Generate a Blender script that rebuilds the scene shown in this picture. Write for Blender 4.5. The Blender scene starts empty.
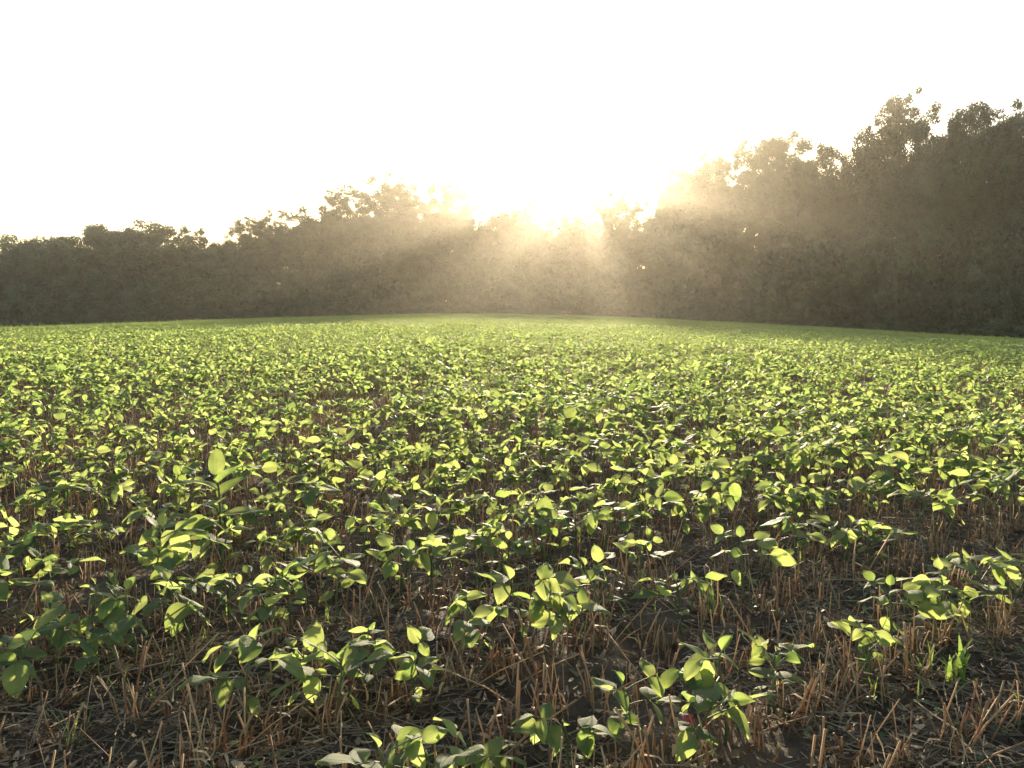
import bpy, math, random
import numpy as np
from mathutils import Vector, Matrix, Euler

R = math.radians
rng = np.random.default_rng(7)
random.seed(7)
SC = bpy.context.scene
COL = SC.collection

# ------------------------------------------------------------------ settings
CAM_H, PITCH, F = 0.64, R(5.6), 804.0
SUN_AZ, SUN_EL = R(4.6), R(8.4)
SUN_STR, SKY_STR, EXPOSURE = 4.7, 0.15, 1.78
HAZE, HAZE_G = 0.00031, 0.78

# ------------------------------------------------------------------ noise
_T = np.random.default_rng(99).random((256, 256))
def vnoise(x, y, s=0):
    x = np.asarray(x, float) + s*17.3; y = np.asarray(y, float) + s*9.7
    xi = np.floor(x).astype(int); yi = np.floor(y).astype(int)
    fx = x-xi; fy = y-yi
    fx = fx*fx*(3-2*fx); fy = fy*fy*(3-2*fy)
    a = _T[xi & 255, yi & 255]; b = _T[(xi+1) & 255, yi & 255]
    c = _T[xi & 255, (yi+1) & 255]; d = _T[(xi+1) & 255, (yi+1) & 255]
    return (a*(1-fx)+b*fx)*(1-fy) + (c*(1-fx)+d*fx)*fy

# ------------------------------------------------------------------ terrain
def gz(x, y):
    x = np.asarray(x, float); y = np.asarray(y, float)
    r2 = np.sqrt(x*x+y*y)
    side = 1.32*(np.sqrt(1+(x/20.0)**2)-1)
    fwd = 0.61*(np.sqrt(1+(y/60.0)**2)-1)
    tilt = 0.0115*60*np.tanh(x/60.0)
    roll = 0.10*(vnoise(x/9, y/9, 3)-.5)*np.clip((r2-6)/20, 0, 1)
    return -(side+fwd+tilt) + roll

def micro(x, y):
    n = (vnoise(x/.16, y/.16, 1)-.5)*.034 + (vnoise(x/.055, y/.055, 2)-.5)*.026 + (vnoise(x/.022, y/.022, 5)-.5)*.010
    w = np.clip(1.3-np.sqrt(np.asarray(x)**2+np.asarray(y)**2)/9, 0, 1)
    return n*w

# ------------------------------------------------------------------ mesh helpers
class Acc:
    """collects vertex arrays, quads / tris and two per-vertex attributes, then links ONE mesh"""
    def __init__(s): s.V=[]; s.Q=[]; s.T=[]; s.A=[]; s.U=[]; s.M=[]; s.n=0
    def add(s, V, Q=None, T=None, tint=0.5, uv=None):
        V = np.asarray(V, np.float32).reshape(-1, 3)
        k = len(V)
        s.V.append(V)
        if Q is not None and len(Q): s.Q.append(np.asarray(Q, np.int64)+s.n)
        if T is not None and len(T): s.T.append(np.asarray(T, np.int64)+s.n)
        s.A.append(np.full(k, tint, np.float32) if np.isscalar(tint) else np.asarray(tint, np.float32))
        s.U.append(np.zeros((k, 3), np.float32) if uv is None else np.asarray(uv, np.float32))
        s.n += k
    def merged(s):
        V = np.concatenate(s.V) if s.V else np.zeros((0,3), np.float32)
        Q = np.concatenate(s.Q) if s.Q else np.zeros((0,4), np.int64)
        T = np.concatenate(s.T) if s.T else np.zeros((0,3), np.int64)
        return V, Q, T, np.concatenate(s.A), np.concatenate(s.U)
    def mesh(s, name, mat, smooth=True):
        V, Q, T, A, U = s.merged()
        me = bpy.data.meshes.new(name)
        me.vertices.add(len(V)); me.vertices.foreach_set('co', V.ravel())
        nl = len(Q)*4+len(T)*3
        me.loops.add(nl)
        me.loops.foreach_set('vertex_index', np.concatenate([Q.ravel(), T.ravel()]).astype(np.int32))
        me.polygons.add(len(Q)+len(T))
        st = np.concatenate([np.arange(len(Q))*4, len(Q)*4+np.arange(len(T))*3]).astype(np.int32)
        me.polygons.foreach_set('loop_start', st)
        me.update(calc_edges=True)
        if smooth: me.polygons.foreach_set('use_smooth', np.ones(len(me.polygons), bool))
        a = me.attributes.new('tint', 'FLOAT', 'POINT'); a.data.foreach_set('value', A)
        u = me.attributes.new('leafuv', 'FLOAT_VECTOR', 'POINT'); u.data.foreach_set('vector', U.ravel())
        for m in (mat if isinstance(mat, (list, tuple)) else [mat]): me.materials.append(m)
        return me

def tube(P, rad, sides=5, cap=False):
    P = np.asarray(P, float); n = len(P)
    rad = np.broadcast_to(np.asarray(rad, float), (n,))
    T = np.gradient(P, axis=0); T /= np.linalg.norm(T, axis=1)[:, None]+1e-9
    up = np.array([0.31, 0.17, 0.93]) if abs(T[0][2]) < .9 else np.array([1., .1, 0])
    N = np.cross(T, up); N /= np.linalg.norm(N, axis=1)[:, None]+1e-9
    B = np.cross(T, N)
    a = np.arange(sides)/sides*2*math.pi
    V = P[:, None]+rad[:, None, None]*(N[:, None]*np.cos(a)[None, :, None]+B[:, None]*np.sin(a)[None, :, None])
    V = V.reshape(-1, 3)
    Q = []
    for i in range(n-1):
        for j in range(sides):
            k = (j+1) % sides
            Q.append((i*sides+j, i*sides+k, (i+1)*sides+k, (i+1)*sides+j))
    T3 = []
    if cap:
        b = (n-1)*sides
        T3 = [(b, b+j, b+j+1) for j in range(1, sides-1)]
    return V, Q, T3

def link(name, me, parent=None, loc=(0, 0, 0)):
    o = bpy.data.objects.new(name, me); COL.objects.link(o)
    if parent is not None: o.parent = parent
    o.location = loc
    return o
def tag(o, label=None, cat=None, group=None, kind=None):
    if label: o['label'] = label
    if cat: o['category'] = cat
    if group: o['group'] = group
    if kind: o['kind'] = kind
    return o
def empty(name, loc, rz=0, sc=1):
    o = bpy.data.objects.new(name, None); COL.objects.link(o)
    o.location = loc; o.rotation_euler = (0, 0, rz); o.scale = (sc, sc, sc); o.empty_display_size = .05
    return o

# ------------------------------------------------------------------ materials
def newmat(name):
    m = bpy.data.materials.new(name); m.use_nodes = True
    nt = m.node_tree; nt.nodes.clear()
    return m, nt, nt.nodes.new('ShaderNodeOutputMaterial')
def N(nt, t, **kw):
    n = nt.nodes.new(t)
    for k, v in kw.items(): setattr(n, k, v)
    return n
def math_(nt, op, a, b=None, c=None):
    n = nt.nodes.new('ShaderNodeMath'); n.operation = op
    for i, v in enumerate((a, b, c)):
        if v is None: continue
        if isinstance(v, (int, float)): n.inputs[i].default_value = v
        else: nt.links.new(v, n.inputs[i])
    return n.outputs[0]
def ramp(nt, fac, stops):
    n = nt.nodes.new('ShaderNodeValToRGB')
    e = n.color_ramp.elements
    while len(e) < len(stops): e.new(.5)
    for i, (p, c) in enumerate(stops): e[i].position = p; e[i].color = (*c, 1)
    nt.links.new(fac, n.inputs[0]); return n.outputs[0]

def leaf_material(name, dark, light, tdark, tlight, trans=0.5, rough=.42, spec=.5, veins=True, objrand=True):
    m, nt, out = newmat(name)
    at = N(nt, 'ShaderNodeAttribute', attribute_name='tint')
    t = at.outputs['Fac']
    if objrand:
        oi = N(nt, 'ShaderNodeObjectInfo')
        t = math_(nt, 'FRACT', math_(nt, 'ADD', t, oi.outputs['Random']))
    c1 = ramp(nt, t, [(0, dark), (1, light)])
    c2 = ramp(nt, t, [(0, tdark), (1, tlight)])
    pr = N(nt, 'ShaderNodeBsdfPrincipled')
    pr.inputs['Roughness'].default_value = rough
    pr.inputs['Specular IOR Level'].default_value = spec
    tr = N(nt, 'ShaderNodeBsdfTranslucent')
    if veins:
        uv = N(nt, 'ShaderNodeAttribute', attribute_name='leafuv')
        sx = N(nt, 'ShaderNodeSeparateXYZ'); nt.links.new(uv.outputs['Vector'], sx.inputs[0])
        ax = math_(nt, 'ABSOLUTE', sx.outputs[0])
        lat = math_(nt, 'SINE', math_(nt, 'MULTIPLY', math_(nt, 'SUBTRACT', sx.outputs[1], math_(nt, 'MULTIPLY', ax, .55)), 46))
        lat = math_(nt, 'MULTIPLY', math_(nt, 'POWER', math_(nt, 'MAXIMUM', lat, 0.0), 7), .5)
        mid = math_(nt, 'SUBTRACT', 1, math_(nt, 'MINIMUM', math_(nt, 'MULTIPLY', ax, 22), 1))
        v = math_(nt, 'MAXIMUM', lat, mid)
        no = N(nt, 'ShaderNodeTexNoise'); no.inputs['Scale'].default_value = 160; no.inputs['Detail'].default_value = 2
        mx = N(nt, 'ShaderNodeMixRGB', blend_type='MULTIPLY'); nt.links.new(math_(nt, 'MULTIPLY', v, .6), mx.inputs[0])
        nt.links.new(c2, mx.inputs[1]); mx.inputs[2].default_value = (.5, .5, .4, 1); c2 = mx.outputs[0]
        mx = N(nt, 'ShaderNodeMixRGB', blend_type='MIX'); nt.links.new(math_(nt, 'MULTIPLY', v, .3), mx.inputs[0])
        nt.links.new(c1, mx.inputs[1]); mx.inputs[2].default_value = (.16, .22, .08, 1); c1 = mx.outputs[0]
        bp = N(nt, 'ShaderNodeBump'); bp.inputs['Strength'].default_value = .5; bp.inputs['Distance'].default_value = .002
        h = math_(nt, 'SUBTRACT', math_(nt, 'MULTIPLY', no.outputs[0], .5), v)
        nt.links.new(h, bp.inputs['Height']); nt.links.new(bp.outputs[0], pr.inputs['Normal'])
    nt.links.new(c1, pr.inputs['Base Color']); nt.links.new(c2, tr.inputs['Color'])
    if veins:
        tc = N(nt, 'ShaderNodeTexCoord'); nb = N(nt, 'ShaderNodeTexNoise'); nb.inputs['Scale'].default_value = 55; nb.inputs['Detail'].default_value = 4
        nt.links.new(tc.outputs['Object'], nb.inputs['Vector'])
        mb = N(nt, 'ShaderNodeMixRGB', blend_type='MIX'); nt.links.new(math_(nt, 'MULTIPLY', ramp(nt, nb.outputs[0], [(.45, (0, 0, 0)), (.72, (1, 1, 1))]), .45), mb.inputs[0])
        nt.links.new(c2, mb.inputs[1]); mb.inputs[2].default_value = (.50, .46, .12, 1); nt.links.new(mb.outputs[0], tr.inputs['Color'])
    mix = N(nt, 'ShaderNodeMixShader'); mix.inputs[0].default_value = trans
    nt.links.new(pr.outputs[0], mix.inputs[1]); nt.links.new(tr.outputs[0], mix.inputs[2])
    nt.links.new(mix.outputs[0], out.inputs['Surface'])
    return m

M_LEAF = leaf_material('soybean_leaf', (.065, .115, .048), (.11, .165, .07), (.22, .32, .07), (.45, .52, .16), trans=.64, rough=.55, spec=.28)
M_STEM = leaf_material('green_stem', (.07, .10, .03), (.12, .14, .05), (.14, .18, .05), (.22, .25, .08), trans=.25, rough=.6, veins=False)
M_STRAW = leaf_material('cut_straw', (.17, .080, .035), (.52, .36, .19), (.30, .13, .045), (.60, .40, .19), trans=.38, rough=.65, spec=.3, veins=False, objrand=False)
M_LITTER = leaf_material('dry_litter', (.055, .036, .020), (.40, .28, .16), (.07, .03, .012), (.34, .18, .08), trans=.22, rough=.8, spec=.15, veins=False, objrand=False)
M_WEED = leaf_material('weed_leaf', (.04, .08, .025), (.10, .16, .04), (.14, .22, .04), (.36, .48, .09), trans=.45, rough=.45, veins=False)
M_RED = leaf_material('dead_red_leaf', (.14, .01, .01), (.22, .02, .015), (.25, .02, .01), (.35, .04, .02), trans=.3, rough=.5, veins=False)
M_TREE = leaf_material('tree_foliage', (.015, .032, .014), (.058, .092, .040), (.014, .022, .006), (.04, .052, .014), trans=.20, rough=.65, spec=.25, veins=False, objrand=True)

def bark():
    m, nt, out = newmat('bark')
    pr = N(nt, 'ShaderNodeBsdfPrincipled'); pr.inputs['Roughness'].default_value = .9
    tc = N(nt, 'ShaderNodeTexCoord'); no = N(nt, 'ShaderNodeTexNoise'); no.inputs['Scale'].default_value = 3; no.inputs['Detail'].default_value = 6
    nt.links.new(tc.outputs['Object'], no.inputs['Vector'])
    nt.links.new(ramp(nt, no.outputs[0], [(.3, (.018, .016, .012)), (.7, (.055, .050, .040))]), pr.inputs['Base Color'])
    nt.links.new(pr.outputs[0], out.inputs['Surface']); return m
M_BARK = bark()

def soil():
    m, nt, out = newmat('field_soil')
    pr = N(nt, 'ShaderNodeBsdfPrincipled'); pr.inputs['Roughness'].default_value = .85
    pr.inputs['Specular IOR Level'].default_value = .12
    tc = N(nt, 'ShaderNodeTexCoord')
    no = N(nt, 'ShaderNodeTexNoise'); no.inputs['Scale'].default_value = 14; no.inputs['Detail'].default_value = 8; no.inputs['Roughness'].default_value = .65
    nt.links.new(tc.outputs['Object'], no.inputs['Vector'])
    n2 = N(nt, 'ShaderNodeTexNoise'); n2.inputs['Scale'].default_value = 2.2; n2.inputs['Detail'].default_value = 3
    nt.links.new(tc.outputs['Object'], n2.inputs['Vector'])
    c = ramp(nt, no.outputs[0], [(.30, (.045, .031, .020)), (.55, (.105, .072, .047)), (.75, (.19, .13, .085))])
    g = ramp(nt, n2.outputs[0], [(.52, (0, 0, 0)), (.70, (1, 1, 1))])
    mx = N(nt, 'ShaderNodeMixRGB', blend_type='MIX')
    nt.links.new(math_(nt, 'MULTIPLY', g, .55), mx.inputs[0]); nt.links.new(c, mx.inputs[1]); mx.inputs[2].default_value = (.045, .05, .022, 1)
    nt.links.new(mx.outputs[0], pr.inputs['Base Color'])
    bp = N(nt, 'ShaderNodeBump'); bp.inputs['Strength'].default_value = .9; bp.inputs['Distance'].default_value = .012
    n3 = N(nt, 'ShaderNodeTexNoise'); n3.inputs['Scale'].default_value = 75; n3.inputs['Detail'].default_value = 7; n3.inputs['Roughness'].default_value = .7
    nt.links.new(tc.outputs['Object'], n3.inputs['Vector']); nt.links.new(n3.outputs[0], bp.inputs['Height'])
    nt.links.new(bp.outputs[0], pr.inputs['Normal'])
    nt.links.new(pr.outputs[0], out.inputs['Surface']); return m
M_SOIL = soil()

# ------------------------------------------------------------------ ground
def build_ground():
    def axis(n, lo, hi, c, a):
        u = np.linspace(math.asinh((lo-c)/a), math.asinh((hi-c)/a), n)
        return c+a*np.sinh(u)
    X = axis(760, -700, 700, 0, .8); Y = axis(760, -120, 900, 1.3, .8)
    gx, gy = np.meshgrid(X, Y)
    z = gz(gx, gy)+micro(gx, gy)
    V = np.stack([gx, gy, z], -1).reshape(-1, 3)
    i = np.arange(760*760).reshape(760, 760)
    Q = np.stack([i[:-1, :-1], i[:-1, 1:], i[1:, 1:], i[1:, :-1]], -1).reshape(-1, 4)
    a = Acc(); a.add(V, Q)
    o = link('ground', a.mesh('ground', M_SOIL))
    tag(o, 'dark brown field soil sloping gently away to the tree line', 'ground', kind='structure')
build_ground()

# ------------------------------------------------------------------ camera projection helpers (placing things where they stand)
def ray(px, py):
    a, b = (px-512)/F, -(py-384)/F
    return np.array([a, math.cos(PITCH)+b*math.sin(PITCH), b*math.cos(PITCH)-math.sin(PITCH)])
def on_ground(px, py, hz):
    """point of the field whose spot hz metres above the soil shows at this pixel"""
    d = ray(px, py); t = 1.
    for _ in range(30):
        p = d*t
        t = (float(gz(p[0], p[1]))+hz-CAM_H)/d[2]
    return d[0]*t, d[1]*t
def project(x, y, z):
    z = z-CAM_H
    dep = y*math.cos(PITCH)-z*math.sin(PITCH); up = y*math.sin(PITCH)+z*math.cos(PITCH)
    return 512+F*x/dep, 384-F*up/dep, dep

# ------------------------------------------------------------------ soybean plants
def leaflet(L, W, ny, nx, rg, droop=None, fold=None):
    """ovate leaf blade from (0,0,0) along +y, z up"""
    v = np.linspace(0, 1, ny+1); u = np.linspace(-1, 1, nx+1)
    w = .5*W*np.maximum(np.sin(math.pi*np.clip(v, 0, 1)**.70), 0)**.72
    w[0] = .04*W; w[-1] = .015*W
    droop = rg.normal(.16, .14) if droop is None else droop
    fold = rg.normal(.22, .16) if fold is None else fold
    k1, k2, ph = rg.uniform(.01, .05), rg.uniform(.5, 1.4), rg.uniform(0, 6)
    uu, vv = np.meshgrid(u, v)
    x = uu*w[:, None]
    y = L*(vv-.22*abs(droop)*vv**2)
    z = fold*np.abs(x)-droop*L*vv**2+k1*L*np.sin(vv*7*k2+ph+uu*1.6)*np.abs(uu)-.10*L*(uu**2)*vv
    x = x+rg.normal(0, .05)*L*vv**2
    V = np.stack([x, y, z], -1).reshape(-1, 3)
    i = np.arange((ny+1)*(nx+1)).reshape(ny+1, nx+1)
    Q = np.stack([i[:-1, :-1], i[:-1, 1:], i[1:, 1:], i[1:, :-1]], -1).reshape(-1, 4)
    U = np.stack([uu*w[:, None]/(.5*W), vv, vv*0], -1).reshape(-1, 3)
    return V, Q, U

LODS = {0: (7, 6, 6), 1: (4, 4, 4), 2: (3, 2, 3), 3: (1, 2, 0)}   # leaflet rows, columns, petiole sides

def make_plant(seed, lod):
    rg = np.random.default_rng(seed)
    ny, nx, sides = LODS[lod]
    hs = rg.uniform(.095, .135)
    lean = rg.normal(0, .012, 2)
    zz = np.linspace(0, 1, 6)
    S = np.stack([lean[0]*zz**1.5+.002*np.sin(zz*9+seed), lean[1]*zz**1.5+.002*np.cos(zz*8+seed), hs*zz-.012*(zz == 0)], -1)
    stem = Acc()
    V, Q, T = tube(S, np.linspace(.0026, .0016, 6), max(sides, 3)); stem.add(V, Q, T, .4)
    leaves = []
    def at(h): 
        return np.array([np.interp(h, zz, S[:, k]) for k in range(3)])
    def add_leaf(h, az, plen, pel, sizes, spread, young=False):
        base = at(h)
        d = np.array([math.cos(az), math.sin(az), 0])
        n = 5; t = np.linspace(0, 1, n)[:, None]
        side = rg.normal(0, .12)
        P = d*np.cos(pel)*plen*t + np.array([0, 0, 1])*(math.sin(pel)*plen*t-.14*plen*t*t) + np.array([-d[1], d[0], 0])*side*plen*t*t
        pet = Acc(); pv, pq, pt = tube(P, np.linspace(.0014, .0010, n), max(sides, 3)) if sides else tube(P[[0, 4]], .0012, 3)
        pet.add(pv, pq, pt, .5)
        tip = P[-1]; ls = []
        tl = rg.random()
        for j, Ls in enumerate(sizes):
            if len(sizes) == 3: a2 = az+(0, spread, -spread)[j]+rg.normal(0, .16)
            else: a2 = az+rg.normal(0, .15)
            off = tip + (np.array([math.cos(az), math.sin(az), .25])*.013 if j == 0 and len(sizes) == 3 else 0)
            pitch = rg.normal(.05, .40) if not young else rg.uniform(.7, 1.25)
            if rg.random() < .12: pitch -= .7
            roll = rg.normal(0, .40)
            V, Q, U = leaflet(Ls, Ls*rg.uniform(.58, .74), ny, nx, rg, fold=(.9 if young else None))
            Mx = Matrix.Rotation(a2-math.pi/2, 3, 'Z') @ Matrix.Rotation(pitch, 3, 'X') @ Matrix.Rotation(roll, 3, 'Y')
            V = V @ np.array(Mx).T
            ls.append((V+off, Q, U, (tl+rg.uniform(-.12, .12)) % 1.0))
            if j == 0 and len(sizes) == 3 and sides:
                a, b, c = tube(np.stack([tip, off]), .0007, max(sides, 3)); pet.add(a, b, c, .5)
        leaves.append((base, pet, ls))
    az = rg.uniform(0, 6.28)
    for k in (0, 1):                                   # the pair of simple leaves low on the stem
        add_leaf(.48, az+k*math.pi+rg.normal(0, .2), rg.uniform(.010, .02), R(25), [rg.uniform(.026, .038)], 0)
    az += math.pi/2
    nt = int(rg.integers(4, 6))
    for k in range(nt):
        h = .68+.30*k/max(nt-1, 1)
        s = (.95, 1.08, 1.0, .9, .65)[k]*rg.uniform(.85, 1.12)
        add_leaf(h, az+rg.normal(0, .35), rg.uniform(.028, .056)*s, R(rg.uniform(18, 55)), [.050*s*rg.uniform(.8, 1.18), .044*s, .044*s*rg.uniform(.85, 1.12)], rg.uniform(1.15, 1.7))
        az += 2.6+rg.normal(0, .3)
    add_leaf(1.0, az, .012, R(70), [rg.uniform(.016, .030)], 0, young=True)
    return stem, leaves

def merged_plant(seed, lod):
    stem, leaves = make_plant(seed, lod)
    a = Acc()
    if lod < 3:
        V, Q, T, A, U = stem.merged(); a.add(V, Q, T, A, U)
    for base, pet, ls in leaves:
        if lod < 3:
            V, Q, T, A, U = pet.merged(); a.add(V+base, Q, T, A, U)
        for V, Q, U, t in ls: a.add(V+base, Q, None, t, U)
    return a.merged()

NV = 16
ROW_A = math.atan(.65); RD = np.array([math.cos(ROW_A), math.sin(ROW_A)]); RN = np.array([-RD[1], RD[0]])
ROW0, ROWS = .76, .345                                  # offset of the nearest row, row spacing

# the plants that can be picked out one by one in the photograph: pixel of the crown, its width in pixels
HAND = [
 (378,752,62),(423,750,50),(478,742,64),(570,705,66),(635,690,60),(728,668,84),(693,700,30),(775,662,30),(875,634,34),(893,606,32),(935,599,58),(958,580,48),(988,568,64),(1012,572,50),
 (240,655,84),(308,655,52),(340,672,46),(366,643,46),(413,657,46),(485,612,66),(525,602,76),(553,606,60),(605,570,84),(640,560,40),(682,572,64),(745,545,82),(795,524,62),(845,515,66),(872,520,60),(915,502,62),(952,495,62),(985,487,64),(1016,482,52),
 (18,645,84),(48,620,56),(92,614,72),(100,645,56),(134,592,100),(188,582,70),(228,577,52),(262,586,70),(290,584,50),(335,568,78),(398,552,84),(432,547,78),(476,542,66),(508,536,60),(545,520,56),(575,512,64),(606,508,60),(640,506,66),(682,500,66),(722,496,60),(760,488,56),
]
plants = []                                             # x, y, seed, rot, scale, row
for i, (px, py, w) in enumerate(HAND):
    s = 1.
    for _ in range(4):
        x, y = on_ground(px, py, .118*s)
        dep = project(x, y, .1)[2]
        s = min(max(w*dep/F/.115, .82), 1.02) if px > 110 or py < 600 else min(w*dep/F/.145, .85)
    off = float(np.dot((x, y), RN))
    plants.append((x, y, i % NV, rng.uniform(0, 6.28), s, int(round((off-ROW0)/ROWS))))
hand_n = len(plants)
handxy = np.array([(p[0], p[1]) for p in plants])

def row_plants(rmin, rmax, step, smul, margin):
    """positions along the drilled rows inside the wedge the photo looks into (and a margin beside it)"""
    out = []
    k0 = int(max(0, (rmin*.2-ROW0)/ROWS-2)); 
    for k in range(0, int((rmax*1.3-ROW0)/ROWS)+1):
        off = ROW0+k*ROWS
        t = np.arange(-rmax*1.2, rmax*1.3, step)
        t = t+rng.normal(0, step*.28, len(t))
        o = off+rng.normal(0, .018, len(t))
        x = t*RD[0]+o*RN[0]; y = t*RD[1]+o*RN[1]
        r = np.hypot(x, y)
        ok = (r >= rmin) & (r < rmax) & (y > .25) & (np.abs(x) < y*.66*margin+1.0)
        if smul == 1:
            gap = vnoise(x/.55, y/.55, 6)+.5*vnoise(x/2.2, y/2.2, 8)
            ok &= (gap > .42) | (rng.random(len(t)) < .45)
        x, y = x[ok], y[ok]
        n = len(x)
        if n:
            patch = .86+.3*vnoise(x/1.7, y/1.7, 9)
            s = rng.normal(.92, .14, n).clip(.5, 1.3)*patch*smul
            out.append(np.stack([x, y, rng.integers(0, NV, n), rng.uniform(0, 6.28, n), s, np.full(n, k)], -1))
    return np.concatenate(out)

gen = row_plants(0, 9.0, .080, 1, 1.25)
# nothing generated on top of the hand-placed ones, nor in the rows they already fill inside the frame
keep = []
for g in gen:
    x, y, k = g[0], g[1], int(g[5])
    px, py, _ = project(x, y, float(gz(x, y))+.12)
    if (k == 0 and px < 330) or (math.hypot(x, y) < 1.2 and x < .1): continue
    if k <= 2 and -10 < px < 1040 and (k < 2 or px < 770): continue
    if np.min(np.hypot(handxy[:, 0]-x, handxy[:, 1]-y)) < .075: continue
    keep.append(g)
gen = np.array(keep)
inview = []; rest = []
for g in gen:
    px, py, dep = project(g[0], g[1], float(gz(g[0], g[1]))+.12*g[4])
    (inview if (-25 < px < 1049 and py < 800) else rest).append(g)
inview.sort(key=lambda g: math.hypot(g[0], g[1]))
n_ind = 300-hand_n
for g in inview[:n_ind]: plants.append((g[0], g[1], int(g[2]), g[3], g[4], int(g[5])))
rest = np.array(rest+inview[n_ind:])

ONES = 'zeroth first second third fourth fifth sixth seventh eighth ninth tenth eleventh twelfth thirteenth fourteenth fifteenth sixteenth seventeenth eighteenth nineteenth'.split()
def ordinal(n):
    if n < 20: return ONES[n]
    t = ['', '', 'twent', 'thirt', 'fort', 'fift', 'sixt', 'sevent', 'eight', 'ninet'][n//10]
    return t+'ieth' if n % 10 == 0 else t+'y-'+ONES[n % 10]
COUNTS = 'no one two three four five six seven eight nine'.split()

protos = {}
for sd in range(NV):
    stem, leaves = make_plant(sd, 0)
    pr = {'stem': stem.mesh('soybean_stem', M_STEM), 'leaf': [], 'split': [], 'ntri': sum(len(l[2]) == 3 for l in leaves)}
    for base, pet, ls in leaves:
        a = Acc(); V, Q, T, A, U = pet.merged(); a.add(V, Q, T, A, U)
        for V, Q, U, t in ls: a.add(V, Q, None, t, U)
        # material slots: blades use the leaf material; the petiole is thin and green enough for it too
        pr['leaf'].append((tuple(base), a.mesh('soybean_leaf', M_LEAF)))
        subs = []
        for V, Q, U, t in ls:
            b = Acc(); b.add(V, Q, None, t, U); subs.append(b.mesh('soybean_leaflet', M_LEAF))
        pr['split'].append((tuple(base), pet.mesh('soybean_petiole', M_STEM), subs))
    protos[sd] = pr

order = {}
for i, p in enumerate(plants):
    px, py, dep = project(p[0], p[1], float(gz(p[0], p[1]))+.12)
    order.setdefault(max(p[5], 0), []).append((px, i))
lab = {}
for row, lst in order.items():
    lst.sort()
    for k, (px, i) in enumerate(lst):
        s = plants[i][4]
        size = 'small' if s < .84 else 'broad' if s > 1.14 else 'mid-sized' if s > 1.0 else 'slender'
        lab[i] = f"{size} green soybean plant, {ordinal(k+1)} from the left in the {ordinal(row+1)} crop row"
for i, (x, y, sd, rot, s, row) in enumerate(plants):
    pr = protos[sd]
    root = empty('soybean_plant', (x, y, float(gz(x, y)+micro(x, y))), rot, s)
    tag(root, lab[i], 'soybean plant', 'soybean plants in the nearest crop rows')
    link('stem', pr['stem'], root)
    if i < hand_n:
        for base, pm, subs in pr['split']:
            lf = link('leaf', pm, root, base)
            for sm in subs: link('leaflet', sm, lf)
    else:
        for base, me in pr['leaf']: link('leaf', me, root, base)

def instance_into(acc, tmpl, P, tilt=0.0):
    """bake many turned and scaled copies of template arrays into one accumulator"""
    V, Q, T, A, U = tmpl
    n = len(P)
    if n == 0: return
    c, s = np.cos(P[:, 3]), np.sin(P[:, 3]); sc = P[:, 4]
    X = (V[None, :, 0]*c[:, None]-V[None, :, 1]*s[:, None])*sc[:, None]+P[:, 0:1]
    Y = (V[None, :, 0]*s[:, None]+V[None, :, 1]*c[:, None])*sc[:, None]+P[:, 1:2]
    Z = V[None, :, 2]*sc[:, None]+(gz(P[:, 0], P[:, 1])+micro(P[:, 0], P[:, 1]))[:, None]
    W = np.stack([X, Y, Z], -1).reshape(-1, 3)
    nv = len(V); off = (np.arange(n)*nv)[:, None, None]
    QQ = (Q[None]+off).reshape(-1, 4) if len(Q) else None
    TT = (T[None]+off).reshape(-1, 3) if len(T) else None
    tint = (A[None]+rng.random(n)[:, None]) % 1.0
    acc.add(W, QQ, TT, tint.reshape(-1), np.tile(U, (n, 1)))

M_LEAF_FIELD = leaf_material('soybean_leaf_field', (.065, .115, .048), (.11, .165, .07), (.22, .32, .07), (.45, .52, .16), trans=.64, rough=.55, spec=.28, veins=False, objrand=False)
crop = Acc()
def fill(P, lod):
    for sd in range(NV):
        instance_into(crop, merged_plant(sd, lod), P[P[:, 2] == sd])
fill(rest, 1)
fill(row_plants(9, 24, .098, 1.02, 1.2), 2)
fill(row_plants(24, 42, .13, 1.08, 1.15), 3)
fill(row_plants(42, 98, .22, 1.3, 1.05), 3)
o = link('soybean_crop', crop.mesh('soybean_crop', M_LEAF_FIELD))
tag(o, 'dense green soybean canopy covering the field beyond the nearest rows', 'soybean crop', kind='stuff')

# ------------------------------------------------------------------ wheat stubble
def stub_tuft(rg, n, lod):
    a = Acc()
    for _ in range(n):
        h = rg.uniform(.03, .092)*rg.choice([1, 1, .6, 1.15]); b = rg.normal(0, .011, 2); l = rg.normal(0, .22, 2)*h
        if rg.random() < .2: l *= 3.2; h *= .8
        k = rg.normal(0, .05, 2)*h
        P = np.array([[b[0], b[1], -.008], [b[0]+l[0]*.5+k[0], b[1]+l[1]*.5+k[1], h*.5], [b[0]+l[0], b[1]+l[1], h]])
        rad = rg.uniform(.0007, .0015)
        V, Q, T = tube(P, [rad*1.1, rad, rad*rg.uniform(.7, 1.25)], 5 if lod == 0 else 3, cap=True)
        if lod == 2: V, Q, T = tube(P[[0, 2]], rad*1.25, 3, cap=True)
        a.add(V, Q, T, rg.random())
        if lod < 2 and rg.random() < .25:           # ragged leaf sheath hanging off the stalk
            p = P[1]; d = rg.normal(0, 1, 3); d[2] = -abs(d[2])*.6; d *= .03/np.linalg.norm(d)
            w = np.array([d[1], -d[0], 0.]); w *= .002/(np.linalg.norm(w)+1e-6)
            q = p+d*.6+np.array([0, 0, .006])
            a.add([p-w, p+w, q+w, q-w, p+d], [(0, 1, 2, 3)], [(3, 2, 4)], rg.random())
    return a
trg = np.random.default_rng(33)
TUFTS0 = [stub_tuft(trg, int(trg.integers(4, 9)), 0) for _ in range(12)]
TUFTS1 = [a.merged() for a in [stub_tuft(trg, int(trg.integers(4, 9)), 1) for _ in range(12)]]
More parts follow.
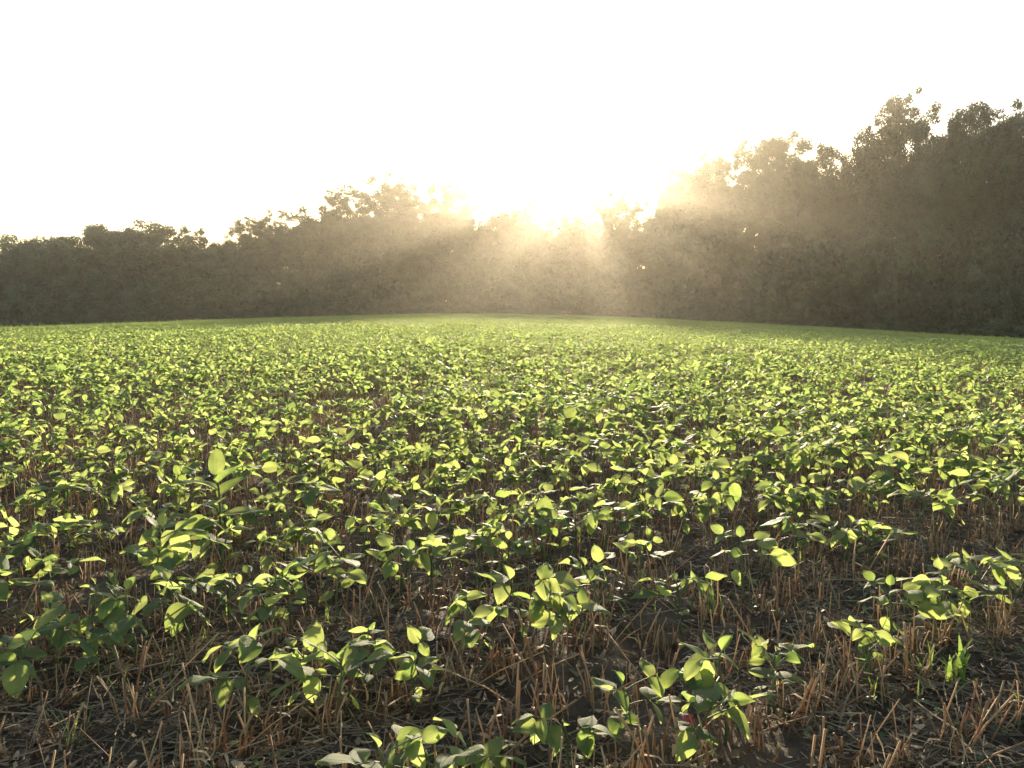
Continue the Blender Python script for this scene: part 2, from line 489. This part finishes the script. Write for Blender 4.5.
TUFTS2 = [a.merged() for a in [stub_tuft(trg, int(trg.integers(6, 10)), 2) for _ in range(10)]]
def tuft_positions(rmax, rmin, along, margin=1.25):
    o = np.arange(.42, rmax*1.3, .172)
    out = []
    for off in o:
        t = np.arange(-rmax*1.2, rmax*1.3, along)
        t = t+rng.normal(0, along*.4, len(t)); oo = off+rng.normal(0, .022, len(t))
        x = t*RD[0]+oo*RN[0]; y = t*RD[1]+oo*RN[1]; r = np.hypot(x, y)
        ok = (r >= rmin) & (r < rmax) & (y > .3) & (np.abs(x) < y*.66*margin+.6)
        dens = vnoise(x/.32, y/.32, 11)*.6+vnoise(x/1.1, y/1.1, 12)*.5
        thr = .53-.35*np.clip((y-.85)/1.1, 0, 1)+.12*np.clip((x-.2), 0, 1)*np.clip(1.6-y, 0, 1)
        ok &= dens > thr
        ok &= rng.random(len(t)) < .92
        x, y = x[ok], y[ok]; n = len(x)
        out.append(np.stack([x, y, np.zeros(n), rng.uniform(0, 6.28, n), rng.normal(1, .16, n).clip(.6, 1.4)], -1))
    return np.concatenate(out)
TP = tuft_positions(5.2, 0, .028)
px, py, _ = project(TP[:, 0], TP[:, 1], gz(TP[:, 0], TP[:, 1])+.05)
vis = (px > 0) & (px < 1024) & (py < 768)
idx = np.argsort(np.hypot(TP[:, 0], TP[:, 1])+np.where(vis, 0, 100))
NT = 140
ind, oth = idx[:NT], idx[NT:]
stub_mesh = [a.mesh('stubble_tuft', M_STRAW) for a in TUFTS0]
groups = {}
for i in ind:
    off = float(TP[i, 0]*RN[0]+TP[i, 1]*RN[1])
    groups.setdefault(int(math.floor((off-.42+.086)/.172)), []).append((px[i], i))
for gi, (row, lst) in enumerate(sorted(groups.items())):
    lst.sort()
    for k, (_, i) in enumerate(lst):
        x, y = TP[i, 0], TP[i, 1]
        o = link('stubble_tuft', stub_mesh[i % len(stub_mesh)], None, (x, y, float(gz(x, y)+micro(x, y))))
        o.rotation_euler = (0, 0, TP[i, 3]); o.scale = (TP[i, 4],)*3
        tag(o, f"tuft of cut brown straw stalks, {ordinal(k+1)} from the left in the {ordinal(gi+1)} stubble line", 'stubble tuft', 'cut straw tufts nearest the camera')
stub = Acc()
P = TP[oth]; v = rng.integers(0, 12, len(P))
for k in range(12): instance_into(stub, TUFTS1[k], P[v == k])
P = tuft_positions(13, 5.2, .05, 1.15); v = rng.integers(0, 10, len(P))
for k in range(10): instance_into(stub, TUFTS2[k], P[v == k])
o = link('stubble', stub.mesh('stubble', M_STRAW))
tag(o, 'reddish brown cut straw stubble standing among the soybean rows', 'stubble', kind='stuff')

# ------------------------------------------------------------------ straw litter, crumbs of dead leaf
def wedge(n, ymin, ymax, margin=1.2, power=1.0):
    y = ymin+(ymax-ymin)*rng.random(n)**power
    x = (rng.random(n)*2-1)*(y*.66*margin+.35)
    return x, y
lit = Acc()
def straws(n, ymin, ymax, lmin, lmax, wmin, wmax, lift, power=1.0):
    x, y = wedge(int(n*1.5), ymin, ymax, power=power)
    m = vnoise(x/.13, y/.13, 31)*.6+vnoise(x/.5, y/.5, 32)*.6+rng.normal(0, .12, len(x)) > .5
    x, y = x[m], y[m]; n = len(x)
    a = rng.uniform(0, math.pi*2, n); L = rng.uniform(lmin, lmax, n)*rng.choice([1, .6, 1.3], n); w = rng.uniform(wmin, wmax, n)
    z0 = gz(x, y)+micro(x, y)+rng.exponential(lift, n)+.001; tl = rng.normal(0, .16, n)
    bend = rng.normal(0, .22, n)
    dx, dy = np.cos(a), np.sin(a)
    rows = []
    for k, t in enumerate((-.5, 0, .5)):
        cx = x+dx*L*t-dy*bend*L*(t*t); cy = y+dy*L*t+dx*bend*L*(t*t)
        cz = np.maximum(z0+tl*L*t, gz(cx, cy)+micro(cx, cy)+.0008)
        for s, up in ((-1, 0), (0, 1), (1, 0)):
            rows.append(np.stack([cx-dy*s*w*.5, cy+dx*s*w*.5, cz+up*w*.55], -1))
    V = np.stack(rows, 1)
    base = np.array([(0, 1, 4, 3), (1, 2, 5, 4), (3, 4, 7, 6), (4, 5, 8, 7)])
    Q = (base[None]+(np.arange(n)*9)[:, None, None]).reshape(-1, 4)
    lit.add(V.reshape(-1, 3), Q, None, np.repeat(rng.random(n)**1.5, 9))
straws(18000, .55, 3.2, .02, .12, .0008, .0026, .009, 1.3)
straws(18000, .55, 2.6, .008, .035, .0010, .0035, .004, 1.2)
straws(12000, 3.0, 9, .04, .16, .002, .0045, .01, 1.2)
# curled dead leaf shreds
n = 13000
x, y = wedge(n, .55, 3.4, power=1.3)
L = rng.uniform(.006, .026, n); W = L*rng.uniform(.25, .6, n); a = rng.uniform(0, 6.28, n); c = rng.normal(0, .7, n)
dx, dy = np.cos(a), np.sin(a); z0 = gz(x, y)+micro(x, y)+rng.exponential(.006, n)+.001
rows = []
for t in (-.5, 0, .5):
    for s in (-.5, .5):
        ww = W*(1 if t == 0 else .45)
        rows.append(np.stack([x+dx*L*t-dy*s*ww, y+dy*L*t+dx*s*ww, z0+np.abs(c)*L*(t*t)*1.6+c*ww*s*.6], -1))
V = np.stack(rows, 1)
Q = (np.array([(0, 1, 3, 2), (2, 3, 5, 4)])[None]+(np.arange(n)*6)[:, None, None]).reshape(-1, 4)
lit.add(V.reshape(-1, 3), Q, None, np.repeat(rng.random(n)**1.3, 6))
o = link('straw_litter', lit.mesh('straw_litter', M_LITTER))
tag(o, 'loose dead straw and leaf shreds scattered over the dark soil', 'straw litter', kind='stuff')

# ------------------------------------------------------------------ small weeds and grass on the soil
def blade(P0, az, L, w, lean, rg):
    t = np.linspace(0, 1, 5)[:, None]
    d = np.array([math.cos(az), math.sin(az), 0]); s = np.array([-d[1], d[0], 0])
    C = np.asarray(P0)+d*L*lean*t**1.8+np.array([0, 0, 1])*L*(t-.35*lean*t**2)
    ww = w*(1-t**2.2)*.5+.0002
    V = np.concatenate([C-s*ww, C+s*ww])
    return V, [(i, i+5, i+6, i+1) for i in range(4)]
wd = Acc(); wr = np.random.default_rng(5)
for _ in range(1500):
    x, y = wedge(1, .55, 3.0, 1.1, 1.2); x, y = float(x[0]), float(y[0])
    if vnoise(x/.25, y/.25, 21) < .5: continue
    V, Q = blade((x, y, float(gz(x, y)+micro(x, y))-.003), wr.uniform(0, 6.28), wr.uniform(.02, .07), wr.uniform(.0015, .0035), wr.uniform(.1, .9), wr)
    wd.add(V, Q, None, wr.random())
for _ in range(2600):
    x, y = wedge(1, .55, 2.4, 1.1, 1.2); x, y = float(x[0]), float(y[0])
    m = vnoise(x/.22, y/.22, 22)+.55*min(max((x-.15)/.5, 0), 1)*(y < 1.25)
    if m < .68: continue
    base = np.array([x, y, float(gz(x, y)+micro(x, y))+wr.uniform(.002, .02)])
    a0 = wr.uniform(0, 6.28)
    for k in range(int(wr.integers(2, 5))):
        L = wr.uniform(.007, .016)
        V, Q, U = leaflet(L, L*.7, 2, 2, wr)
        Mx = Matrix.Rotation(a0+k*1.7, 3, 'Z') @ Matrix.Rotation(wr.normal(.2, .4), 3, 'X')
        wd.add(V @ np.array(Mx).T+base, Q, None, wr.random(), U)
o = link('low_weeds', wd.mesh('low_weeds', M_WEED))
tag(o, 'tiny green weeds and grass sprouts low on the soil between rows', 'low weeds', kind='stuff')

mg = Acc(); gr = np.random.default_rng(8)
for _ in range(2600):
    th = gr.uniform(-.66, .66); cd = 1/math.sqrt((.0033*math.sin(th)**2+.00017*math.cos(th)**2)/.9)*gr.uniform(.75, 1.35)
    x, y = cd*math.sin(th), cd*math.cos(th)
    if vnoise(x/5, y/5, 41) < .5: continue
    V, Q = blade((x, y, float(gz(x, y))), gr.uniform(0, 6.28), gr.uniform(.2, .30+.16*vnoise(x/3, y/3, 42)), .012, gr.uniform(.1, .8), gr)
    mg.add(V, Q, None, gr.random()*.5)
o = link('margin_grass', mg.mesh('margin_grass', M_WEED))
tag(o, 'thin taller grass and weeds straggling along the far brow of the field', 'margin grass', kind='stuff')
def grass_tuft(px, py, n, Lmin, Lmax, label, w=.006, seed=0):
    rg = np.random.default_rng(seed+400)
    x, y = on_ground(px, py, .0); z = float(gz(x, y)+micro(x, y))
    root = empty('grass_tuft', (x, y, z)); tag(root, label, 'grass tuft', 'bright green grass tufts')
    for k in range(n):
        a = Acc(); b = rg.normal(0, .008, 2)
        V, Q = blade((b[0], b[1], -.004), rg.uniform(0, 6.28), rg.uniform(Lmin, Lmax), rg.uniform(.5, 1)*w, rg.uniform(.05, .7), rg)
        a.add(V, Q, None, rg.uniform(.5, 1)); link('blade', a.mesh('grass_blade', M_WEED), root)
grass_tuft(957, 688, 16, .05, .10, 'bright green grass tuft with wide blades at the lower right', .013, 1)
grass_tuft(925, 676, 10, .04, .09, 'small thin grass tuft just left of the bright wide-bladed tuft', .004, 2)
grass_tuft(712, 612, 9, .05, .10, 'narrow upright grass tuft beside reddish stubble right of centre', .004, 3)
grass_tuft(865, 672, 7, .04, .09, 'thin arching grass tuft on bare soil among dead straw', .004, 4)
grass_tuft(160, 705, 6, .03, .06, 'short grass sprout among straw in the lower left corner', .006, 5)
grass_tuft(72, 745, 8, .04, .09, 'thin grass tuft near the bottom left edge by tall stubble', .004, 6)

# the tall broadleaf weed that stands above the crop on the left
def big_weed(px, py, s, label):
    x, y = on_ground(px, py, .20*s); z = float(gz(x, y)+micro(x, y)); rg = np.random.default_rng(77)
    root = empty('broadleaf_weed', (x, y, z)); tag(root, label, 'weed')
    a = Acc(); P = np.array([[0, 0, -.01], [.004, 0, .09], [0, .004, .152]])*s
    V, Q, T = tube(P, [.004, .0035, .002], 6); a.add(V, Q, T, .5); link('stem', a.mesh('weed_stem', M_STEM), root)
    for k in range(9):
        b = Acc(); h = (.05+.013*k)*s; L = (.105-.004*k)*s
        V, Q, U = leaflet(L, L*.42, 9, 4, rg, droop=rg.uniform(.05, .5)-.02*k, fold=.5)
        Mx = Matrix.Rotation(k*2.4, 3, 'Z') @ Matrix.Rotation(R(2+5*k), 3, 'X')
        b.add(V @ np.array(Mx).T, Q, None, .55+.3*rg.random(), U)
        link('leaf', b.mesh('weed_leaf', M_LEAF), root, (0, 0, h))
big_weed(216, 450, 1.35, 'tall weed with long pointed leaves rising above soybeans on the left')

def red_leaf(px, py, rz, label):
    x, y = on_ground(px, py, .02); rg = np.random.default_rng(int(px))
    a = Acc(); V, Q, U = leaflet(.026, .018, 5, 4, rg, droop=.5, fold=.6)
    a.add(V @ np.array(Matrix.Rotation(.9, 3, 'X')).T, Q, None, .6, U)
    o = link('red_leaf', a.mesh('red_leaf', M_RED), None, (x, y, float(gz(x, y))+.014)); o.rotation_euler = (0, 0, rz)
    tag(o, label, 'dead leaf', 'red dead leaves')
red_leaf(690, 722, .4, 'small crimson dead leaf on the left under the upright soybean')
red_leaf(706, 733, 2.0, 'small dark red leaf right of the crimson dead leaf')

# ------------------------------------------------------------------ trees
def crown_arrays(seed, nblob, per, leaf, airy, asp, low=.05):
    """crown in units of its own width: width about 1, height asp; leaf clumps spread through the volume"""
    rg = np.random.default_rng(seed)
    a = Acc(); cents = []
    nl = 3 if airy else 2                               # a few main lobes give each crown an uneven top
    lobes = [((rg.uniform(-.10, .10) if k == 0 else rg.uniform(-.28, .28)), rg.uniform(-.2, .2), asp*(1 if k == 0 else rg.uniform(.84, .97)), rg.uniform(.28, .42)) for k in range(nl+2)]
    for k in range(nblob):
        rad = rg.uniform(.060, .125)*(1 if not airy else .80)
        for _ in range(60):
            lx, ly, lz, lw = lobes[int(rg.integers(0, len(lobes)))]
            z = lz-rad-rg.uniform()**1.35*(lz*(1-low)-rad)
            d = lz-z                                    # distance below the lobe's top
            pr = lw*min(1, math.sqrt(d/.24)) if d < 1.0 else .48
            if d > .8: lx, ly = lx*.4, ly*.4
            ang = rg.uniform(0, 6.28); r = pr*math.sqrt(rg.uniform(.05, 1))*rg.uniform(.8, 1.1)
            c = np.array([lx+r*math.cos(ang), ly+r*math.sin(ang), z])
            if not airy or not cents or min(np.linalg.norm(c-q) for q in cents) > .095: break
        cents.append(c)
        n = int(per*(rad/.09)**2)
        d = rg.normal(0, 1, (n, 3)); d /= np.linalg.norm(d, axis=1)[:, None]
        rr = rad*rg.uniform(.3, 1.0, n)**.6*(1+.2*rg.normal(0, 1, n).clip(-1, 2.4))
        p = c+d*rr[:, None]*np.array([1.1, 1.1, .88])
        L = leaf*rg.uniform(.55, 1.4, n)
        fn = d+np.array([0, 0, .35])+.38*rg.normal(0, 1, (n, 3))
        u = np.cross(fn, rg.normal(0, 1, (n, 3))); u /= np.linalg.norm(u, axis=1)[:, None]+1e-6
        w = np.cross(u, fn); w /= np.linalg.norm(w, axis=1)[:, None]+1e-6
        nn = np.cross(u, w)
        V = np.stack([p-u*L[:, None], p+w*L[:, None]*.6+nn*L[:, None]*.2, p+u*L[:, None], p-w*L[:, None]*.6+nn*L[:, None]*.15], 1).reshape(-1, 3)
        Q = np.arange(n*4).reshape(-1, 4)
        a.add(V, Q, None, np.repeat((rg.uniform(0, .82)+rg.random(n)*.18), 4))
    return a, np.array(cents)
def limb_arrays(seed, cents, asp, nl=14):
    rg = np.random.default_rng(seed+50); a = Acc()
    P = np.array([[0, 0, -.04], [.012, .008, .22*asp], [-.012, .01, .5*asp], [.01, -.006, .82*asp]])
    V, Q, T = tube(P, [.034, .024, .015, .005], 7); a.add(V, Q, T)
    for k in rg.permutation(len(cents))[:nl]:
        c = cents[k]; zb = max(.12*asp, min(c[2]-.35, .75*asp)); b = np.array([0, 0, zb])
        mid = (b+c)/2+np.array([0, 0, -.05])
        V, Q, T = tube(np.stack([b, mid, c]), [.011, .006, .002], 5); a.add(V, Q, T)
    return a
def family(n, s0, airy, asp, nb, per, leaf, nl):
    out = []
    for k in range(n):
        a, c = crown_arrays(s0+k, nb, per, leaf, airy, asp)
        zt = np.sort(np.concatenate(a.V)[:, 2])[-60]
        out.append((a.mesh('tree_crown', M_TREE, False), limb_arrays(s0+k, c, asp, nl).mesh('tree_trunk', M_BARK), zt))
    return out
FAM = {'dense': [family(4, 100, 0, .95, 90, 210, .0165, 10), family(4, 110, 0, 1.45, 130, 300, .0128, 12), family(4, 120, 0, 2.3, 200, 360, .0108, 14)],
       'open': [family(2, 200, 1, 1.1, 110, 230, .0165, 26), family(3, 210, 1, 1.6, 200, 300, .0132, 26), family(3, 220, 1, 2.4, 290, 360, .0115, 34)]}

def line_depth(px): return float(np.interp(px, [-400, 0, 300, 600, 800, 1024, 1400], [225, 215, 208, 200, 160, 115, 85]))
def tree_at(px, topy, dep):
    """base position and height of a tree of that depth whose top shows at this pixel"""
    d = ray(px, topy); fwd = d[1]*math.cos(PITCH)-d[2]*math.sin(PITCH)
    t = dep/fwd; x, y, zt = d[0]*t, d[1]*t, CAM_H+d[2]*t
    zb = float(gz(x, y)); return x, y, zb, zt-zb
def tree(px, topy, wpx, style, label, ddep=0, var=None):
    dep = line_depth(px)+ddep
    x, y, zb, h = tree_at(px, topy, dep)
    w = wpx*dep/F*1.25
    fam = FAM[style][0 if h/w < 1.2 else 1 if h/w < 1.85 else 2]
    me, tm, asp = fam[var % len(fam)]
    root = bpy.data.objects.new('broadleaf_tree', None); COL.objects.link(root)
    root.location = (x, y, zb-.1); root.rotation_euler = (0, 0, px*1.7)
    hz = (h+.1)/asp
    c = link('crown', me, root); c.scale = (w, w, hz)
    t = link('trunk', tm, root); t.scale = (w, w, hz)
    tag(root, label, 'tree', 'broadleaf trees along the field edge')
TREES = [
 (-75, 236, 70, 'dense', 'dark rounded tree mostly cut off by the left photo edge'),
 (12, 234, 56, 'dense', 'low dark tree standing at the left edge of the tree line'),
 (60, 234, 56, 'dense', 'low flat-topped tree second from the left edge'),
 (104, 225, 58, 'dense', 'dark tree at the left shoulder of the rounded left crown'),
 (143, 220, 74, 'dense', 'broad rounded tree forming the highest hump on the far left'),
 (190, 226, 46, 'open', 'feathery tree with thin top right of the rounded left hump'),
 (226, 240, 48, 'dense', 'lowest tree in the dip left of the taller middle group'),
 (250, 216, 36, 'open', 'thin-topped tree rising just right of the skyline dip'),
 (272, 209, 44, 'open', 'slim open-topped tree at the left end of the middle group'),
 (308, 206, 62, 'dense', 'dense rounded tree on the left of the middle group'),
 (350, 184, 48, 'open', 'tall loose tree just left of the middle group peak'),
 (380, 170, 54, 'open', 'tallest open tree with a spiky top, peak of middle group'),
 (412, 180, 48, 'open', 'ragged tall tree just right of the middle group peak'),
 (441, 180, 52, 'open', 'gappy tall tree at the right of the middle group'),
 (468, 203, 40, 'open', 'shorter open tree ending the middle group on the right'),
 (500, 209, 46, 'dense', 'hazy low tree left of the sun glare'),
 (530, 194, 36, 'open', 'washed-out tree directly left of the rising sun'),
 (572, 205, 50, 'open', 'glowing low tree directly under the rising sun'),
 (612, 188, 36, 'open', 'thin glaring tree just right of the rising sun'),
 (630, 194, 44, 'open', 'narrow sunlit tree left of the bright sky notch'),
 (682, 163, 54, 'dense', 'tall hazy tree right of the bright sky notch'),
 (708, 151, 56, 'dense', 'rounded hazy tree top at left end of the right group'),
 (752, 138, 52, 'open', 'open forked tree left of a rounded peak in right group'),
 (781, 128, 62, 'dense', 'broad peaked tree midway between sun and lone airy tree'),
 (814, 146, 46, 'dense', 'lower dense tree right of the broad peaked tree'),
 (842, 152, 44, 'dense', 'dense tree in the dip left of the lone airy crown'),
 (866, 138, 44, 'dense', 'dense tree leaning against the lone airy crown'),
 (895, 88, 60, 'open', 'lone airy tree with gappy crown standing above the right woods'),
 (930, 120, 50, 'dense', 'dark tree directly right of the lone airy crown'),
 (962, 108, 52, 'dense', 'dark tall tree between airy crown and right edge hump'),
 (993, 96, 60, 'dense', 'big dark dense tree forming the highest hump near right edge'),
 (1034, 100, 60, 'dense', 'dark tall tree cut by the right photo edge'),
 (1110, 98, 90, 'dense', 'dark tree beyond the right photo edge'),
]
for i, (px_, ty, w, st, lb) in enumerate(TREES): tree(px_, ty, w, st, lb, ddep=(i*37 % 9)-4, var=i)

# woods behind and lower trees and brush in front: one continuous mass
def mass(name, items, mat):
    acc = Acc()
    for (x, y, zb, w, h, a, rot) in items:
        V, Q, T, A, U = a.merged()
        V = V.copy(); c, s = math.cos(rot), math.sin(rot)
        X = (V[:, 0]*c-V[:, 1]*s)*w+x; Y = (V[:, 0]*s+V[:, 1]*c)*w+y; Z = V[:, 2]*h+zb
        acc.add(np.stack([X, Y, Z], -1), Q, None, A)
    return link(name, acc.mesh(name, mat, False))
SKY = np.array([(-300, 236), (0, 235), (60, 236), (100, 228), (140, 223), (190, 230), (215, 242), (240, 232), (270, 218), (310, 210), (345, 202), (380, 198), (440, 200), (470, 214), (500, 210), (545, 212), (565, 215), (625, 212), (650, 207), (670, 182), (700, 160), (740, 156), (780, 148), (830, 160), (865, 148), (925, 128), (965, 115), (1000, 105), (1060, 104), (1400, 90)])
bg = []; mr = np.random.default_rng(11)
BL = [crown_arrays(300+k, 60, 95, .025, 0, 1.0)[0] for k in range(4)]
BT = [crown_arrays(320+k, 110, 95, .025, 0, 2.2)[0] for k in range(4)]
for ring, (dd, frac) in enumerate(((10, .98), (20, .97), (32, .97))):
    for px_ in np.arange(-190, 1230, 30):
        p = px_+mr.uniform(-8, 8); dep = line_depth(p)+dd
        top = np.interp(p, SKY[:, 0], SKY[:, 1])+8
        x, y, zb, h = tree_at(p, top, dep)
        w = 46*dep/F*mr.uniform(.9, 1.25)
        h = h*frac*mr.uniform(.92, 1.02); tall = h/w > 1.6
        bg.append((x, y, zb, w, h/(2.2 if tall else 1.0), (BT if tall else BL)[int(mr.integers(0, 4))], mr.uniform(0, 6)))
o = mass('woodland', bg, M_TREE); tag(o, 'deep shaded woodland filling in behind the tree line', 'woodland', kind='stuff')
fg = []
for ring, (dd, lo, hi, step) in enumerate(((-5, .35, .62, 24), (-10, .16, .34, 17), (-13, .05, .12, 9))):
    for px_ in np.arange(-190, 1230, step):
        p = px_+mr.uniform(-9, 9); dep = line_depth(p)+dd+mr.uniform(-2, 2)
        top = np.interp(p, SKY[:, 0], SKY[:, 1])
        x, y, zb, h = tree_at(p, top, dep); f = mr.uniform(lo, hi)
        fg.append((x, y, zb-.5-.10*h*f, max(h*f*.75, 5)*mr.uniform(.9, 1.4), h*f*1.1, BL[int(mr.integers(0, 4))], mr.uniform(0, 6)))
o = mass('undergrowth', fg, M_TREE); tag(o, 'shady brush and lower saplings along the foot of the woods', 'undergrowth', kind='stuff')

# ------------------------------------------------------------------ haze
def haze():
    x0, x1, y0, y1, z0, z1 = -280, 280, -60, 300, -16, 46
    V = [(x, y, z) for z in (z0, z1) for y in (y0, y1) for x in (x0, x1)]
    Q = [(0, 2, 3, 1), (4, 5, 7, 6), (0, 1, 5, 4), (2, 6, 7, 3), (0, 4, 6, 2), (1, 3, 7, 5)]
    m, nt, out = newmat('morning_haze')
    pv = N(nt, 'ShaderNodeVolumePrincipled')
    pv.inputs['Color'].default_value = (.95, .87, .73, 1)
    pv.inputs['Density'].default_value = HAZE
    pv.inputs['Anisotropy'].default_value = HAZE_G
    nt.links.new(pv.outputs[0], out.inputs['Volume'])
    a = Acc(); a.add(V, Q); o = link('haze', a.mesh('haze', m, False))
    tag(o, 'thin warm morning haze hanging over the whole field', 'haze', kind='stuff')
haze()

# ------------------------------------------------------------------ light, sky, camera
d = Vector((math.sin(SUN_AZ)*math.cos(SUN_EL), math.cos(SUN_AZ)*math.cos(SUN_EL), math.sin(SUN_EL)))
L = bpy.data.lights.new('sun', 'SUN'); L.energy = SUN_STR; L.angle = R(.53); L.color = (1, .84, .60)
lo = bpy.data.objects.new('sun', L); COL.objects.link(lo); lo.rotation_euler = d.to_track_quat('Z', 'Y').to_euler(); lo.location = d*60
w = bpy.data.worlds.new('World'); SC.world = w; w.use_nodes = True
nt = w.node_tree; nt.nodes.clear()
sky = nt.nodes.new('ShaderNodeTexSky'); sky.sky_type = 'NISHITA'; sky.sun_disc = False
sky.sun_elevation = SUN_EL; sky.sun_rotation = SUN_AZ; sky.air_density = 1.0; sky.dust_density = 1.3; sky.ozone_density = 1.0
bgn = nt.nodes.new('ShaderNodeBackground'); bgn.inputs[1].default_value = SKY_STR
wo = nt.nodes.new('ShaderNodeOutputWorld')
nt.links.new(sky.outputs[0], bgn.inputs[0]); nt.links.new(bgn.outputs[0], wo.inputs[0])

cam = bpy.data.cameras.new('camera'); cam.sensor_width = 36; cam.lens = 36*F/1024; cam.clip_start = .05; cam.clip_end = 3000
co = bpy.data.objects.new('camera', cam); COL.objects.link(co); co.location = (0, 0, CAM_H); co.rotation_euler = (math.pi/2-PITCH, 0, 0)
SC.camera = co
SC.render.resolution_x, SC.render.resolution_y = 1024, 768
vs = SC.view_settings; vs.view_transform = 'Standard'; vs.look = 'None'; vs.exposure = EXPOSURE; vs.gamma = 1; vs.use_curve_mapping = False
cy = SC.cycles
cy.max_bounces = 6; cy.diffuse_bounces = 4; cy.glossy_bounces = 2; cy.transmission_bounces = 3; cy.volume_bounces = 0; cy.transparent_max_bounces = 4
cy.use_denoising = True; cy.caustics_reflective = False; cy.caustics_refractive = False
cy.sample_clamp_indirect = 6
print('PLANTS', len(plants), 'crop verts', crop.n, 'stub verts', stub.n)
